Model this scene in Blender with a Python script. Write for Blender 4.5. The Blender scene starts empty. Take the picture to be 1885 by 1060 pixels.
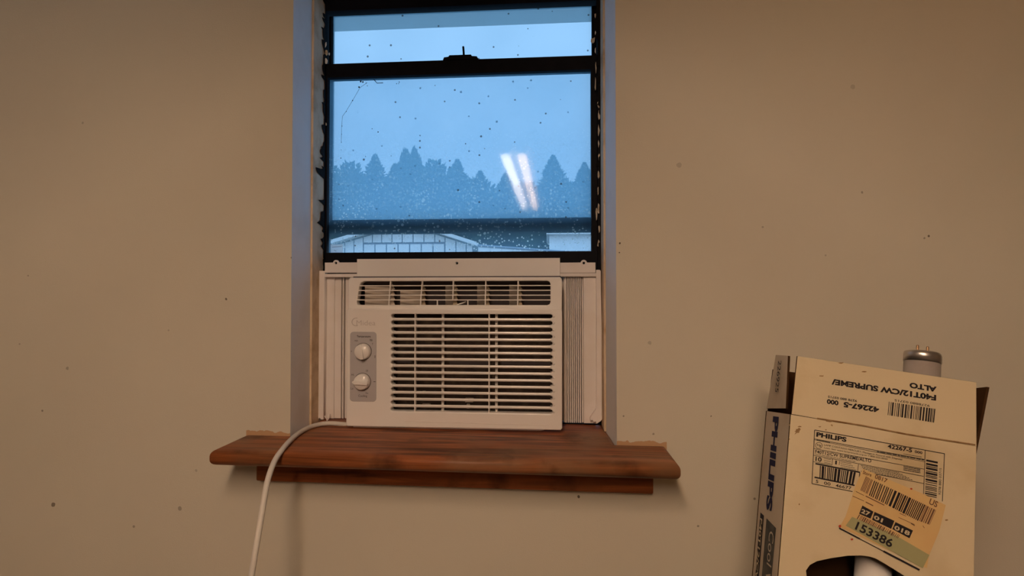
import bpy, bmesh, math, random
from mathutils import Vector, Matrix
R_ = math.radians
scene = bpy.context.scene
col = scene.collection

# ------------------------------------------------------------------ camera
FPX = 950.0                      # focal length in pixels of the 1885x1060 frame
CAMLOC = Vector((0, -0.91, 1.35)); YAW, PITCH = R_(4.1), R_(1.0)
FW = Vector((-math.sin(YAW)*math.cos(PITCH), math.cos(YAW)*math.cos(PITCH), math.sin(PITCH)))
RT = Vector((math.cos(YAW), math.sin(YAW), 0)); UP = RT.cross(FW)
cd = bpy.data.cameras.new('camera'); cam = bpy.data.objects.new('camera', cd); col.objects.link(cam)
cd.sensor_fit = 'HORIZONTAL'; cd.sensor_width = 36; cd.lens = FPX/1885*36; cd.clip_start = 0.02; cd.clip_end = 300
m = Matrix((RT, UP, -FW)).transposed().to_4x4(); m.translation = CAMLOC; cam.matrix_world = m
scene.camera = cam

# ------------------------------------------------------------------ world (dusk sky) and exposure
w = bpy.data.worlds.new('dusk_sky'); scene.world = w; w.use_nodes = True
wn = w.node_tree.nodes; wl = w.node_tree.links; wn.clear()
wo = wn.new('ShaderNodeOutputWorld'); bg = wn.new('ShaderNodeBackground'); tc = wn.new('ShaderNodeTexCoord')
sx = wn.new('ShaderNodeSeparateXYZ'); cr = wn.new('ShaderNodeValToRGB')
wl.new(tc.outputs['Generated'], sx.inputs[0]); wl.new(sx.outputs['Z'], cr.inputs[0]); wl.new(cr.outputs[0], bg.inputs[0]); wl.new(bg.outputs[0], wo.inputs[0])
cr.color_ramp.elements[0].position = 0.0; cr.color_ramp.elements[0].color = (0.21, 0.30, 0.42, 1)
cr.color_ramp.elements[1].position = 1.0; cr.color_ramp.elements[1].color = (0.32, 0.62, 1.0, 1)
SKY = 2.55   # overcast dusk: brighter overhead than at the horizon
bg.inputs[1].default_value = SKY
vs = scene.view_settings
vs.view_transform = 'Standard'; vs.look = 'None'; vs.gamma = 1.0; vs.use_curve_mapping = False; vs.exposure = 0.0
TUBE_WHITE = (1.0, 0.80, 0.64); TUBE_POWER = 72.0    # hanging twin-tube light, mirrored in the window

# ------------------------------------------------------------------ pixel rays onto real planes
def ray(px, py): return FW*FPX + RT*(px-942.5) - UP*(py-530)
def P(px, py, Y):
    d = ray(px, py); return CAMLOC + d*((Y-CAMLOC.y)/d.y)
def Pz(px, py, z):
    d = ray(px, py); return CAMLOC + d*((z-CAMLOC.z)/d.z)
def X(px, Y, py=600): return P(px, py, Y).x
def Z(py, Y, px=840): return P(px, py, Y).z

# ------------------------------------------------------------------ materials
MATS = {}
def mat(name, color, rough=0.6, metal=0.0, spec=0.4, noise=None, bump=None, emit=None, build=None):
    mt = bpy.data.materials.new(name); mt.use_nodes = True
    n, l = mt.node_tree.nodes, mt.node_tree.links
    b = n['Principled BSDF']
    b.inputs['Base Color'].default_value = (*color, 1); b.inputs['Roughness'].default_value = rough
    b.inputs['Metallic'].default_value = metal; b.inputs['Specular IOR Level'].default_value = spec
    if emit: b.inputs['Emission Color'].default_value = (*emit[0], 1); b.inputs['Emission Strength'].default_value = emit[1]
    if noise or bump:
        t = n.new('ShaderNodeTexCoord')
    if noise:     # (scale, other colour, low, high)
        x = n.new('ShaderNodeTexNoise'); x.inputs['Scale'].default_value = noise[0]; x.inputs['Detail'].default_value = 6
        l.new(t.outputs['Object'], x.inputs['Vector'])
        r = n.new('ShaderNodeValToRGB'); r.color_ramp.elements[0].position = noise[2]; r.color_ramp.elements[1].position = noise[3]
        r.color_ramp.elements[0].color = (*color, 1); r.color_ramp.elements[1].color = (*noise[1], 1)
        l.new(x.outputs['Fac'], r.inputs[0]); l.new(r.outputs[0], b.inputs['Base Color'])
    if bump:      # (scale, strength, distance)
        x = n.new('ShaderNodeTexNoise'); x.inputs['Scale'].default_value = bump[0]; x.inputs['Detail'].default_value = 4
        l.new(t.outputs['Object'], x.inputs['Vector'])
        u = n.new('ShaderNodeBump'); u.inputs['Strength'].default_value = bump[1]; u.inputs['Distance'].default_value = bump[2]
        l.new(x.outputs['Fac'], u.inputs['Height']); l.new(u.outputs[0], b.inputs['Normal'])
    MATS[name] = mt
    return mt
def math_node(n, l, op, a, b_=None, c=None, clamp=False):
    k = n.new('ShaderNodeMath'); k.operation = op; k.use_clamp = clamp
    for i, v in enumerate((a, b_, c)):
        if v is None: continue
        if isinstance(v, (int, float)): k.inputs[i].default_value = v
        else: l.new(v, k.inputs[i])
    return k.outputs[0]
def mix_col(n, l, fac, a, b_):
    k = n.new('ShaderNodeMix'); k.data_type = 'RGBA'
    for s, v in ((0, fac), (6, a), (7, b_)):
        if isinstance(v, (int, float)): k.inputs[s].default_value = v
        elif isinstance(v, tuple): k.inputs[s].default_value = (*v, 1)
        else: l.new(v, k.inputs[s])
    return k.outputs[2]

def wall_material():
    mt = mat('wall_paint', (0.64, 0.60, 0.50), rough=0.7, spec=0.25)
    n, l = mt.node_tree.nodes, mt.node_tree.links; b = n['Principled BSDF']
    t = n.new('ShaderNodeTexCoord'); O = t.outputs['Object']
    big = n.new('ShaderNodeTexNoise'); big.inputs['Scale'].default_value = 5; big.inputs['Detail'].default_value = 5; l.new(O, big.inputs[0])
    c = mix_col(n, l, big.outputs[0], (0.62, 0.575, 0.475), (0.67, 0.625, 0.515))
    # orange-brown wood stain smeared on the paint just above both horns of the sill
    sep = n.new('ShaderNodeSeparateXYZ'); l.new(O, sep.inputs[0])
    nz = n.new('ShaderNodeTexNoise'); nz.inputs['Scale'].default_value = 60; l.new(O, nz.inputs[0])
    for x0, x1, zb, hgt in ((-0.552, -0.462, 1.0996, 0.010), (0.112, 0.202, 1.0945, 0.012)):
        zt = math_node(n, l, 'MULTIPLY_ADD', nz.outputs[0], hgt*1.6, zb - hgt*0.3)
        a = math_node(n, l, 'LESS_THAN', sep.outputs[2], zt)
        g = math_node(n, l, 'GREATER_THAN', sep.outputs[2], zb - 0.012)
        e = math_node(n, l, 'LESS_THAN', math_node(n, l, 'ABSOLUTE', math_node(n, l, 'SUBTRACT', sep.outputs[0], (x0+x1)/2)), (x1-x0)/2)
        f = math_node(n, l, 'MULTIPLY', math_node(n, l, 'MULTIPLY', a, g), math_node(n, l, 'MULTIPLY', e, 0.75))
        c = mix_col(n, l, f, c, (0.50, 0.24, 0.08))
    # fly specks and scuffs, each at its own place
    dn = n.new('ShaderNodeTexNoise'); dn.inputs['Scale'].default_value = 160; l.new(O, dn.inputs[0])
    for (px, py, r, k) in ((98, 929, 5, .7), (331, 936, 5, .45), (246, 969, 3, .5), (416, 550, 3, .8), (124, 678, 4, .4), (78, 756, 2.5, .6),
                           (152, 226, 2.5, .35), (1710, 434, 3, .8), (1702, 438, 2, .5), (1065, 914, 3, .85), (1309, 766, 2, .7), (1389, 918, 2.5, .6), (1285, 968, 2.5, .6),
                           (1587, 354, 2, .5), (1250, 304, 6, .25), (1570, 160, 5, .22), (1404, 418, 2, .4), (537, 474, 2, .9), (1141, 448, 2, .9), (1140, 465, 2, .9),
                           (1196, 631, 4, .3), (1148, 766, 2, .6), (1203, 799, 2, .5), (361, 866, 3, .3), (310, 608, 2, .3), (52, 507, 2, .4), (36, 633, 2, .4), (1520, 470, 2, .35)):
        q = P(px, py, 0)
        v = n.new('ShaderNodeVectorMath'); v.operation = 'DISTANCE'; l.new(O, v.inputs[0]); v.inputs[1].default_value = q
        d = math_node(n, l, 'MULTIPLY_ADD', dn.outputs[0], 0.004, v.outputs['Value'])
        f = math_node(n, l, 'MULTIPLY', math_node(n, l, 'LESS_THAN', d, r*0.00096*0.8 + 0.002), k)
        c = mix_col(n, l, f, c, (0.06, 0.035, 0.015))
    l.new(c, b.inputs['Base Color'])
    bn = n.new('ShaderNodeTexNoise'); bn.inputs['Scale'].default_value = 420; bn.inputs['Detail'].default_value = 3; l.new(O, bn.inputs[0])
    b2 = n.new('ShaderNodeTexNoise'); b2.inputs['Scale'].default_value = 9; b2.inputs['Detail'].default_value = 2; l.new(O, b2.inputs[0])
    h = math_node(n, l, 'MULTIPLY_ADD', b2.outputs[0], 5.0, bn.outputs[0])
    u = n.new('ShaderNodeBump'); u.inputs['Strength'].default_value = 0.35; u.inputs['Distance'].default_value = 0.0006
    l.new(h, u.inputs['Height']); l.new(u.outputs[0], b.inputs['Normal'])
    return mt
def wood_material(name, c0, c1, c2, wornz=None):
    mt = mat(name, c0, rough=0.5, spec=0.3)
    n, l = mt.node_tree.nodes, mt.node_tree.links; b = n['Principled BSDF']
    t = n.new('ShaderNodeTexCoord'); mp = n.new('ShaderNodeMapping'); mp.inputs['Scale'].default_value = (3.0, 45, 60); l.new(t.outputs['Object'], mp.inputs[0])
    a = n.new('ShaderNodeTexNoise'); a.inputs['Scale'].default_value = 1; a.inputs['Detail'].default_value = 7; a.inputs['Distortion'].default_value = 1.4; l.new(mp.outputs[0], a.inputs[0])
    r = n.new('ShaderNodeValToRGB'); e = r.color_ramp.elements; e[0].position = 0.33; e[0].color = (*c1, 1); e[1].position = 0.66; e[1].color = (*c0, 1)
    l.new(a.outputs[0], r.inputs[0])
    w2 = n.new('ShaderNodeTexNoise'); w2.inputs['Scale'].default_value = 7; w2.inputs['Detail'].default_value = 6; l.new(t.outputs['Object'], w2.inputs[0])
    r2 = n.new('ShaderNodeValToRGB'); r2.color_ramp.elements[0].position = 0.48; r2.color_ramp.elements[1].position = 0.68; l.new(w2.outputs[0], r2.inputs[0])
    f = math_node(n, l, 'MULTIPLY', r2.outputs[0], 0.8)
    c = mix_col(n, l, f, r.outputs[0], c2)
    w3 = n.new('ShaderNodeTexNoise'); w3.inputs['Scale'].default_value = 16; w3.inputs['Detail'].default_value = 5; l.new(t.outputs['Object'], w3.inputs[0])   # dark water marks
    r4 = n.new('ShaderNodeValToRGB'); r4.color_ramp.elements[0].position = 0.56; r4.color_ramp.elements[1].position = 0.74; l.new(w3.outputs[0], r4.inputs[0])
    c = mix_col(n, l, math_node(n, l, 'MULTIPLY', r4.outputs[0], 0.7), c, tuple(q*0.45 for q in c1))
    l.new(c, b.inputs['Base Color'])
    u = n.new('ShaderNodeBump'); u.inputs['Strength'].default_value = 0.25; u.inputs['Distance'].default_value = 0.001
    l.new(a.outputs[0], u.inputs['Height']); l.new(u.outputs[0], b.inputs['Normal'])
    return mt
def glass_material(name, haze, seed, zlow, zhigh, film):
    """thin dirty pane: clear part, dirt film tinted blue to paint in the haze, dark specks and pale spatter"""
    mt = bpy.data.materials.new(name); mt.use_nodes = True
    n, l = mt.node_tree.nodes, mt.node_tree.links; n.clear()
    out = n.new('ShaderNodeOutputMaterial'); t = n.new('ShaderNodeTexCoord')
    mp = n.new('ShaderNodeMapping'); mp.inputs['Location'].default_value = (seed, 0, seed*1.7); l.new(t.outputs['Object'], mp.inputs[0]); O = mp.outputs[0]
    sep = n.new('ShaderNodeSeparateXYZ'); l.new(t.outputs['Object'], sep.inputs[0])
    tr = n.new('ShaderNodeBsdfTransparent'); tr.inputs[0].default_value = (0.95, 0.97, 0.97, 1)
    tl = n.new('ShaderNodeBsdfTranslucent'); tl.inputs[0].default_value = (*film, 1)  # blue haze is put into the colour of this dirt film
    nz = n.new('ShaderNodeTexNoise'); nz.inputs['Scale'].default_value = 9; nz.inputs['Detail'].default_value = 7; l.new(O, nz.inputs[0])
    # zlow and zhigh are heights above the foot of the window
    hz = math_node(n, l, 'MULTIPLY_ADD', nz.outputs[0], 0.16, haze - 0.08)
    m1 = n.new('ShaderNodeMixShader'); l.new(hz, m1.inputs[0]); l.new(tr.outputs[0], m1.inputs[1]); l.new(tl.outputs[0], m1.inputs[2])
    # pale spatter, thicker on the lower half of the pane
    def spots(scale, thr, pick, sd):
        mpp = n.new('ShaderNodeMapping'); mpp.inputs['Location'].default_value = (sd, 0, -sd); mpp.inputs['Scale'].default_value = (1, 0, 1); l.new(t.outputs['Object'], mpp.inputs[0])
        v = n.new('ShaderNodeTexVoronoi'); v.inputs['Scale'].default_value = scale; l.new(mpp.outputs[0], v.inputs['Vector'])
        sc = n.new('ShaderNodeSeparateColor'); l.new(v.outputs['Color'], sc.inputs[0])
        pk = math_node(n, l, 'GREATER_THAN', sc.outputs[0], pick)
        rad = math_node(n, l, 'MULTIPLY_ADD', sc.outputs[1], thr, thr*0.25)
        return math_node(n, l, 'MULTIPLY', pk, math_node(n, l, 'LESS_THAN', v.outputs['Distance'], rad))
    low = math_node(n, l, 'MULTIPLY_ADD', math_node(n, l, 'SUBTRACT', sep.outputs[2], zlow), -1.0/(zhigh-zlow), 1.0, clamp=True)
    pn = n.new('ShaderNodeTexNoise'); pn.inputs['Scale'].default_value = 14; pn.inputs['Detail'].default_value = 3; l.new(O, pn.inputs[0])
    lown = math_node(n, l, 'MULTIPLY', low, math_node(n, l, 'MULTIPLY_ADD', pn.outputs[0], 3.0, -0.9, clamp=True))
    pale = math_node(n, l, 'MULTIPLY', math_node(n, l, 'MAXIMUM', spots(230, 0.36, 0.40, seed+3), spots(110, 0.26, 0.60, seed+9)), math_node(n, l, 'MULTIPLY', lown, 1.0))
    tl2 = n.new('ShaderNodeBsdfTranslucent'); tl2.inputs[0].default_value = (0.9, 1, 1, 1)
    m2 = n.new('ShaderNodeMixShader'); l.new(pale, m2.inputs[0]); l.new(m1.outputs[0], m2.inputs[1]); l.new(tl2.outputs[0], m2.inputs[2])
    dark = math_node(n, l, 'MULTIPLY', math_node(n, l, 'MAXIMUM', spots(95, 0.15, 0.86, seed), spots(40, 0.075, 0.70, seed+5)), 0.75)
    df = n.new('ShaderNodeBsdfDiffuse'); df.inputs[0].default_value = (0.06, 0.06, 0.06, 1)
    m3 = n.new('ShaderNodeMixShader'); l.new(dark, m3.inputs[0]); l.new(m2.outputs[0], m3.inputs[1]); l.new(df.outputs[0], m3.inputs[2])
    gl = n.new('ShaderNodeBsdfGlossy'); gl.inputs['Roughness'].default_value = 0.05; gl.inputs[0].default_value = (1, 1, 1, 1)
    gb = n.new('ShaderNodeTexNoise'); gb.inputs['Scale'].default_value = 55; l.new(O, gb.inputs[0])
    gu = n.new('ShaderNodeBump'); gu.inputs['Strength'].default_value = 0.012; gu.inputs['Distance'].default_value = 0.001; l.new(gb.outputs[0], gu.inputs['Height']); l.new(gu.outputs[0], gl.inputs['Normal'])
    fr = n.new('ShaderNodeFresnel'); fr.inputs[0].default_value = 1.5
    ff = math_node(n, l, 'MULTIPLY', fr.outputs[0], 0.17)   # the grime film dulls the mirror reflection
    m4 = n.new('ShaderNodeMixShader'); l.new(ff, m4.inputs[0]); l.new(m3.outputs[0], m4.inputs[1]); l.new(gl.outputs[0], m4.inputs[2])
    l.new(m4.outputs[0], out.inputs[0])
    MATS[name] = mt; return mt

wall_material()
wood_material('sill_wood', (0.43, 0.135, 0.042), (0.10, 0.028, 0.009), (0.27, 0.145, 0.075))
wood_material('apron_wood', (0.42, 0.12, 0.030), (0.12, 0.030, 0.008), (0.25, 0.08, 0.022))
mat('reveal_paint', (0.80, 0.80, 0.80), rough=0.75, noise=(14, (0.70, 0.69, 0.67), 0.5, 0.8), bump=(200, 0.3, 0.0006))
mat('stop_wood', (0.66, 0.52, 0.36), rough=0.75, noise=(30, (0.48, 0.33, 0.19), 0.45, 0.7), bump=(120, 0.5, 0.001))
mat('black_aluminium', (0.006, 0.006, 0.009), rough=0.5, spec=0.06, noise=(40, (0.010, 0.009, 0.012), 0.4, 0.8))
mat('caulk_black', (0.010, 0.009, 0.009), rough=0.9, spec=0.1, bump=(150, 0.6, 0.002))
mat('paint_chip', (0.62, 0.55, 0.45), rough=0.8, noise=(120, (0.35, 0.27, 0.18), 0.4, 0.7))
mat('white_chip_gap_light', (0.85, 0.85, 0.85), rough=0.8)
mat('plastic_white', (0.91, 0.89, 0.86), rough=0.24, spec=0.5, noise=(6, (0.88, 0.83, 0.78), 0.35, 0.75))
mat('plastic_curtain', (0.82, 0.77, 0.74), rough=0.5, spec=0.3, noise=(18, (0.76, 0.69, 0.63), 0.4, 0.8))
mat('plastic_grey', (0.50, 0.48, 0.49), rough=0.45, spec=0.35)
mat('print_dark', (0.07, 0.055, 0.05), rough=0.7, spec=0.2)
mat('print_grey', (0.63, 0.58, 0.55), rough=0.45, spec=0.3)
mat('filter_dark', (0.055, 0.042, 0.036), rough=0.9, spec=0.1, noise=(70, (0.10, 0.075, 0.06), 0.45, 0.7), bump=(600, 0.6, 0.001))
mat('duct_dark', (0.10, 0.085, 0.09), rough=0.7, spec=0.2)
mat('blade_plastic', (0.66, 0.58, 0.50), rough=0.5, spec=0.3)
mat('cord_plastic', (0.66, 0.62, 0.56), rough=0.5, spec=0.35)
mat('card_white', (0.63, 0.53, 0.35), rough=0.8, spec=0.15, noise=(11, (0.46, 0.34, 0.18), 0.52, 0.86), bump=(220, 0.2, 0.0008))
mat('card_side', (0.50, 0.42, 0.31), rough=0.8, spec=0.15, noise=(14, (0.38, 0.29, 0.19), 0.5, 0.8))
mat('card_brown_shade', (0.055, 0.026, 0.011), rough=0.95, spec=0.05, noise=(25, (0.035, 0.016, 0.007), 0.4, 0.7))  # brown darkened so the shade inside the carton is in its colour
mat('card_stain', (0.20, 0.11, 0.045), rough=0.9, spec=0.05, noise=(60, (0.34, 0.22, 0.11), 0.4, 0.6))
mat('ink_black', (0.018, 0.015, 0.018), rough=0.7, spec=0.2)
mat('ink_navy', (0.010, 0.012, 0.045), rough=0.7, spec=0.2)
mat('ink_grey', (0.055, 0.055, 0.05), rough=0.7, spec=0.2, noise=(60, (0.10, 0.095, 0.08), 0.4, 0.7))
mat('ink_brown', (0.16, 0.085, 0.05), rough=0.7, spec=0.2)
mat('ink_pale', (0.55, 0.46, 0.30), rough=0.8, spec=0.1)
mat('ink_red', (0.45, 0.06, 0.03), rough=0.8, spec=0.1)
mat('sticker_tan', (0.64, 0.45, 0.20), rough=0.6, spec=0.25, noise=(18, (0.60, 0.36, 0.16), 0.4, 0.8))
mat('sticker_green', (0.34, 0.33, 0.17), rough=0.6, spec=0.25)
mat('sticker_white', (0.85, 0.85, 0.85), rough=0.6)
_n, _l = MATS['sticker_white'].node_tree.nodes, MATS['sticker_white'].node_tree.links
_t = _n.new('ShaderNodeBsdfTranslucent'); _t.inputs[0].default_value = (.95, .95, .95, 1); _m = _n.new('ShaderNodeMixShader'); _m.inputs[0].default_value = .8   # thin paper lets the daylight through
_l.new(_n['Principled BSDF'].outputs[0], _m.inputs[1]); _l.new(_t.outputs[0], _m.inputs[2]); _l.new(_m.outputs[0], _n['Material Output'].inputs[0])
mat('tube_glass', (0.40, 0.36, 0.33), rough=0.25, spec=0.5, noise=(40, (0.33, 0.28, 0.25), 0.3, 0.7))
mat('tube_phosphor', (0.72, 0.68, 0.63), rough=0.3, spec=0.5)
mat('cap_metal', (0.55, 0.52, 0.48), rough=0.32, metal=0.9)
mat('pin_brass', (0.35, 0.22, 0.12), rough=0.4, metal=0.8)
mat('floor_concrete', (0.22, 0.19, 0.16), rough=0.8, noise=(6, (0.16, 0.135, 0.11), 0.4, 0.7))
mat('ceiling_paint', (0.25, 0.20, 0.15), rough=0.85, noise=(5, (0.20, 0.15, 0.11), 0.4, 0.7))
mat('panelling', (0.20, 0.13, 0.08), rough=0.7, noise=(5, (0.15, 0.09, 0.05), 0.4, 0.7))
mat('tube_lit', (0.9, 0.9, 0.9), emit=(TUBE_WHITE, TUBE_POWER))
mat('tube_lit_warm', (0.9, 0.9, 0.9), emit=((1.0, 0.63, 0.36), TUBE_POWER))
mat('steel_dark', (0.08, 0.07, 0.06), rough=0.5, metal=0.6)
mat('shed_white', (0.86, 0.86, 0.86), rough=0.5, noise=(2, (0.8, 0.8, 0.8), 0.3, 0.7))
mat('shed_seam', (0.22, 0.25, 0.30), rough=0.6)
mat('soffit_paint', (0.80, 0.80, 0.80), rough=0.7, noise=(4, (0.74, 0.74, 0.74), 0.3, 0.7))
mat('gravel', (0.22, 0.22, 0.20), rough=0.95, noise=(3, (0.16, 0.17, 0.14), 0.3, 0.7))
mat('bark', (0.06, 0.045, 0.035), rough=0.9, noise=(5, (0.09, 0.07, 0.05), 0.3, 0.7))
mat('needles', (0.022, 0.045, 0.022), rough=0.9, spec=0.1, noise=(1.5, (0.04, 0.075, 0.03), 0.35, 0.7))
mat('leaves', (0.035, 0.065, 0.025), rough=0.9, spec=0.1, noise=(1.2, (0.06, 0.10, 0.035), 0.35, 0.7))
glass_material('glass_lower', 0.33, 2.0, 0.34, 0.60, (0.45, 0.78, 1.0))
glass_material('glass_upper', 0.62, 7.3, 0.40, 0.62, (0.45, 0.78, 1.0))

# ------------------------------------------------------------------ mesh helpers
WORLD = {}                       # root matrix of every object, so that children can be given in world coordinates
def empty(name, loc, mtx=None, parent=None):
    o = bpy.data.objects.new(name, None); col.objects.link(o)
    o.empty_display_size = 0.05
    M = mtx if mtx is not None else Matrix.Translation(loc)
    if parent is None: o.matrix_world = M
    else: o.parent = parent; M = WORLD[parent.name]
    WORLD[o.name] = M
    return o
def add(name, me, mt, parent=None, local=False, smooth=False):
    """link a mesh; vertices are world coordinates unless local is set"""
    o = bpy.data.objects.new(name, me); col.objects.link(o)
    if mt is not None and not me.materials: me.materials.append(MATS[mt])
    if parent is not None:
        M = WORLD[parent.name]
        if not local: me.transform(M.inverted())
        o.parent = parent; WORLD[o.name] = M
    else: WORLD[o.name] = Matrix.Identity(4)
    if smooth:
        for p in me.polygons: p.use_smooth = True
    return o
def tag(o, label=None, cat=None, group=None, kind=None):
    if label: o['label'] = label
    if cat: o['category'] = cat
    if group: o['group'] = group
    if kind: o['kind'] = kind
    return o
def bm_mesh(bm, name='m'):
    me = bpy.data.meshes.new(name); bm.normal_update(); bm.to_mesh(me); bm.free(); return me
def pyd(verts, faces, name='m'):
    me = bpy.data.meshes.new(name); me.from_pydata([tuple(v) for v in verts], [], faces); me.update(); return me
def bm_box(bm, x0, x1, y0, y1, z0, z1):
    v = [bm.verts.new((x, y, z)) for x in (x0, x1) for y in (y0, y1) for z in (z0, z1)]
    for f in ((0, 1, 3, 2), (4, 6, 7, 5), (0, 4, 5, 1), (2, 3, 7, 6), (0, 2, 6, 4), (1, 5, 7, 3)): bm.faces.new([v[i] for i in f])
def box_mesh(x0, x1, y0, y1, z0, z1, bevel=0.0, seg=2):
    bm = bmesh.new(); bm_box(bm, min(x0, x1), max(x0, x1), min(y0, y1), max(y0, y1), min(z0, z1), max(z0, z1))
    bmesh.ops.recalc_face_normals(bm, faces=bm.faces[:])
    if bevel: bmesh.ops.bevel(bm, geom=bm.edges[:], offset=bevel, segments=seg, affect='EDGES', profile=0.5)
    return bm_mesh(bm)
def box(name, x0, x1, y0, y1, z0, z1, mt, parent=None, bevel=0.0, local=False):
    return add(name, box_mesh(x0, x1, y0, y1, z0, z1, bevel), mt, parent, local)
def curve_mesh(c):
    o = bpy.data.objects.new('tmp', c); col.objects.link(o)
    dg = bpy.context.evaluated_depsgraph_get()
    me = bpy.data.meshes.new_from_object(o.evaluated_get(dg)); bpy.data.objects.remove(o); bpy.data.curves.remove(c)
    me.materials.clear()
    return me
FRONT = Matrix(((1, 0, 0, 0), (0, 0, -1, 0), (0, 1, 0, 0), (0, 0, 0, 1)))       # drawing x,y -> world x,z, facing -y
def shape2d(loops, depth, bevel=0.0, res=2):
    """flat outline with holes, given thickness and rounded edges; drawn in x,y, thickness along z centred on 0"""
    c = bpy.data.curves.new('c', 'CURVE'); c.dimensions = '2D'; c.fill_mode = 'BOTH'
    c.extrude = max(depth/2 - bevel, 0); c.bevel_depth = bevel; c.bevel_resolution = res; c.offset = -bevel
    for lp in loops:
        s = c.splines.new('POLY'); s.points.add(len(lp)-1); s.use_cyclic_u = True
        for p, q in zip(s.points, lp): p.co = (q[0], q[1], 0, 1)
    return curve_mesh(c)
def plate(name, loops, yfront, depth, mt, parent, bevel=0.0, res=2, local=False):
    me = shape2d(loops, depth, bevel, res); me.transform(Matrix.Translation((0, yfront+depth/2, 0)) @ FRONT)
    return add(name, me, mt, parent, local)
def rrect(x0, y0, x1, y1, r, n=5):
    pts = []
    for cx, cy, a0 in ((x1-r, y1-r, 0), (x0+r, y1-r, 90), (x0+r, y0+r, 180), (x1-r, y0+r, 270)):
        for i in range(n+1):
            a = R_(a0 + 90*i/n); pts.append((cx+r*math.cos(a), cy+r*math.sin(a)))
    return pts
def circle(cx, cy, r, n=16): return [(cx+r*math.cos(2*math.pi*i/n), cy+r*math.sin(2*math.pi*i/n)) for i in range(n)]
def tube_mesh(pts, r, res=4, nurbs=False):
    c = bpy.data.curves.new('c', 'CURVE'); c.dimensions = '3D'; c.bevel_depth = r; c.bevel_resolution = res; c.use_fill_caps = True
    s = c.splines.new('NURBS' if nurbs else 'POLY'); s.points.add(len(pts)-1)
    for p, q in zip(s.points, pts): p.co = (*q, 1)
    if nurbs: s.use_endpoint_u = True; s.order_u = 4; s.resolution_u = 6
    me = curve_mesh(c)
    for p in me.polygons: p.use_smooth = True
    return me
def lathe_mesh(prof, n=32):
    """profile (r, h) turned about z"""
    v, f = [], []
    for r, h in prof:
        for i in range(n): v.append((r*math.cos(2*math.pi*i/n), r*math.sin(2*math.pi*i/n), h))
    for k in range(len(prof)-1):
        for i in range(n): f.append((k*n+i, k*n+(i+1) % n, (k+1)*n+(i+1) % n, (k+1)*n+i))
    f.append(tuple(range(n))[::-1]); f.append(tuple((len(prof)-1)*n+i for i in range(n)))
    return pyd(v, f)
def text_mesh(s, bold=0.0, shear=0.0):
    c = bpy.data.curves.new('t', 'FONT'); c.body = s; c.size = 1.0; c.offset = bold; c.shear = shear; c.resolution_u = 3; c.fill_mode = 'FRONT'
    return curve_mesh(c)
def fit_text(s, width, height, bold=0.0, shear=0.0):
    """lettering whose bounding box is width x height with its lower left corner at 0,0"""
    me = text_mesh(s, bold, shear)
    xs = [v.co.x for v in me.vertices]; ys = [v.co.y for v in me.vertices]
    x0, x1, y0, y1 = min(xs), max(xs), min(ys), max(ys)
    me.transform(Matrix.Diagonal((width/(x1-x0), height/(y1-y0), 1, 1)) @ Matrix.Translation((-x0, -y0, 0)))
    return me
def frame(o, u, v):
    u = Vector(u).normalized(); v = Vector(v); v = (v - u*v.dot(u)).normalized(); n = u.cross(v)
    M = Matrix((u, v, n)).transposed().to_4x4(); M.translation = o; return M
def sweep_profile(name, prof, z0, z1, mt, parent, back):
    """a plan profile (x, y points) drawn up from z0 to z1, closed at the back"""
    pts = list(prof) + [(prof[-1][0], back), (prof[0][0], back)]
    n = len(pts); v = [(x, y, z0) for x, y in pts] + [(x, y, z1) for x, y in pts]
    f = [(i, (i+1) % n, n+(i+1) % n, n+i) for i in range(n)] + [tuple(range(n))[::-1], tuple(n+i for i in range(n))]
    bm = bmesh.new(); bmv = [bm.verts.new(q) for q in v]
    for q in f: bm.faces.new([bmv[i] for i in q])
    bmesh.ops.recalc_face_normals(bm, faces=bm.faces[:])
    return add(name, bm_mesh(bm), mt, parent)

# ------------------------------------------------------------------ room
XL, XR, ZB, ZT = -0.4688, 0.1170, 1.073, 2.03            # window opening in the wall
XLi, XRi = -0.4712, 0.1065                               # the same where the window frame stands
RX0, RX1, RY0, RZ1 = -2.1, 2.0, -3.3, 2.42
def wall_with_opening():
    bm = bmesh.new(); V = bm.verts.new
    def ring(y, x0, x1, z0, z1): return [V((x0, y, z0)), V((x1, y, z0)), V((x1, y, z1)), V((x0, y, z1))]
    out0 = ring(0, RX0-.1, RX1+.1, 0, RZ1+.1); in0 = ring(0, XL, XR, ZB, ZT)
    in1 = ring(.075, XLi, XRi+.001, ZB, ZT); in1b = ring(.136, XLi-.001, XRi+.001, ZB, ZT); in2 = ring(.21, XLi-.045, XRi+.045, ZB, ZT+.10); out2 = ring(.21, RX0-.1, RX1+.1, 0, RZ1+.1)
    for a, b in ((out0, in0), (in0, in1), (in1, in1b), (in1b, in2), (in2, out2), (out2, out0)):
        for i in range(4): bm.faces.new((a[i], a[(i+1) % 4], b[(i+1) % 4], b[i]))
    bmesh.ops.recalc_face_normals(bm, faces=bm.faces[:])
    me = bm_mesh(bm); me.materials.append(MATS['wall_paint']); me.materials.append(MATS['reveal_paint'])
    for p in me.polygons:
        c = p.center
        if 0.001 < c.y < 0.2 and XL-.02 < c.x < XR+.02 and c.z > ZB-.01 and c.z < ZT+.01: p.material_index = 1
    return add('wall_back', me, None)
tag(wall_with_opening(), 'cream painted plaster wall around the window', kind='structure')
tag(box('wall_left', RX0-.1, RX0, RY0, 0, 0, RZ1, 'panelling'), kind='structure')
tag(box('wall_right', RX1, RX1+.1, RY0, 0, 0, RZ1, 'panelling'), kind='structure')
tag(box('wall_front', RX0-.1, RX1+.1, RY0-.1, RY0, 0, RZ1, 'panelling'), kind='structure')
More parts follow.
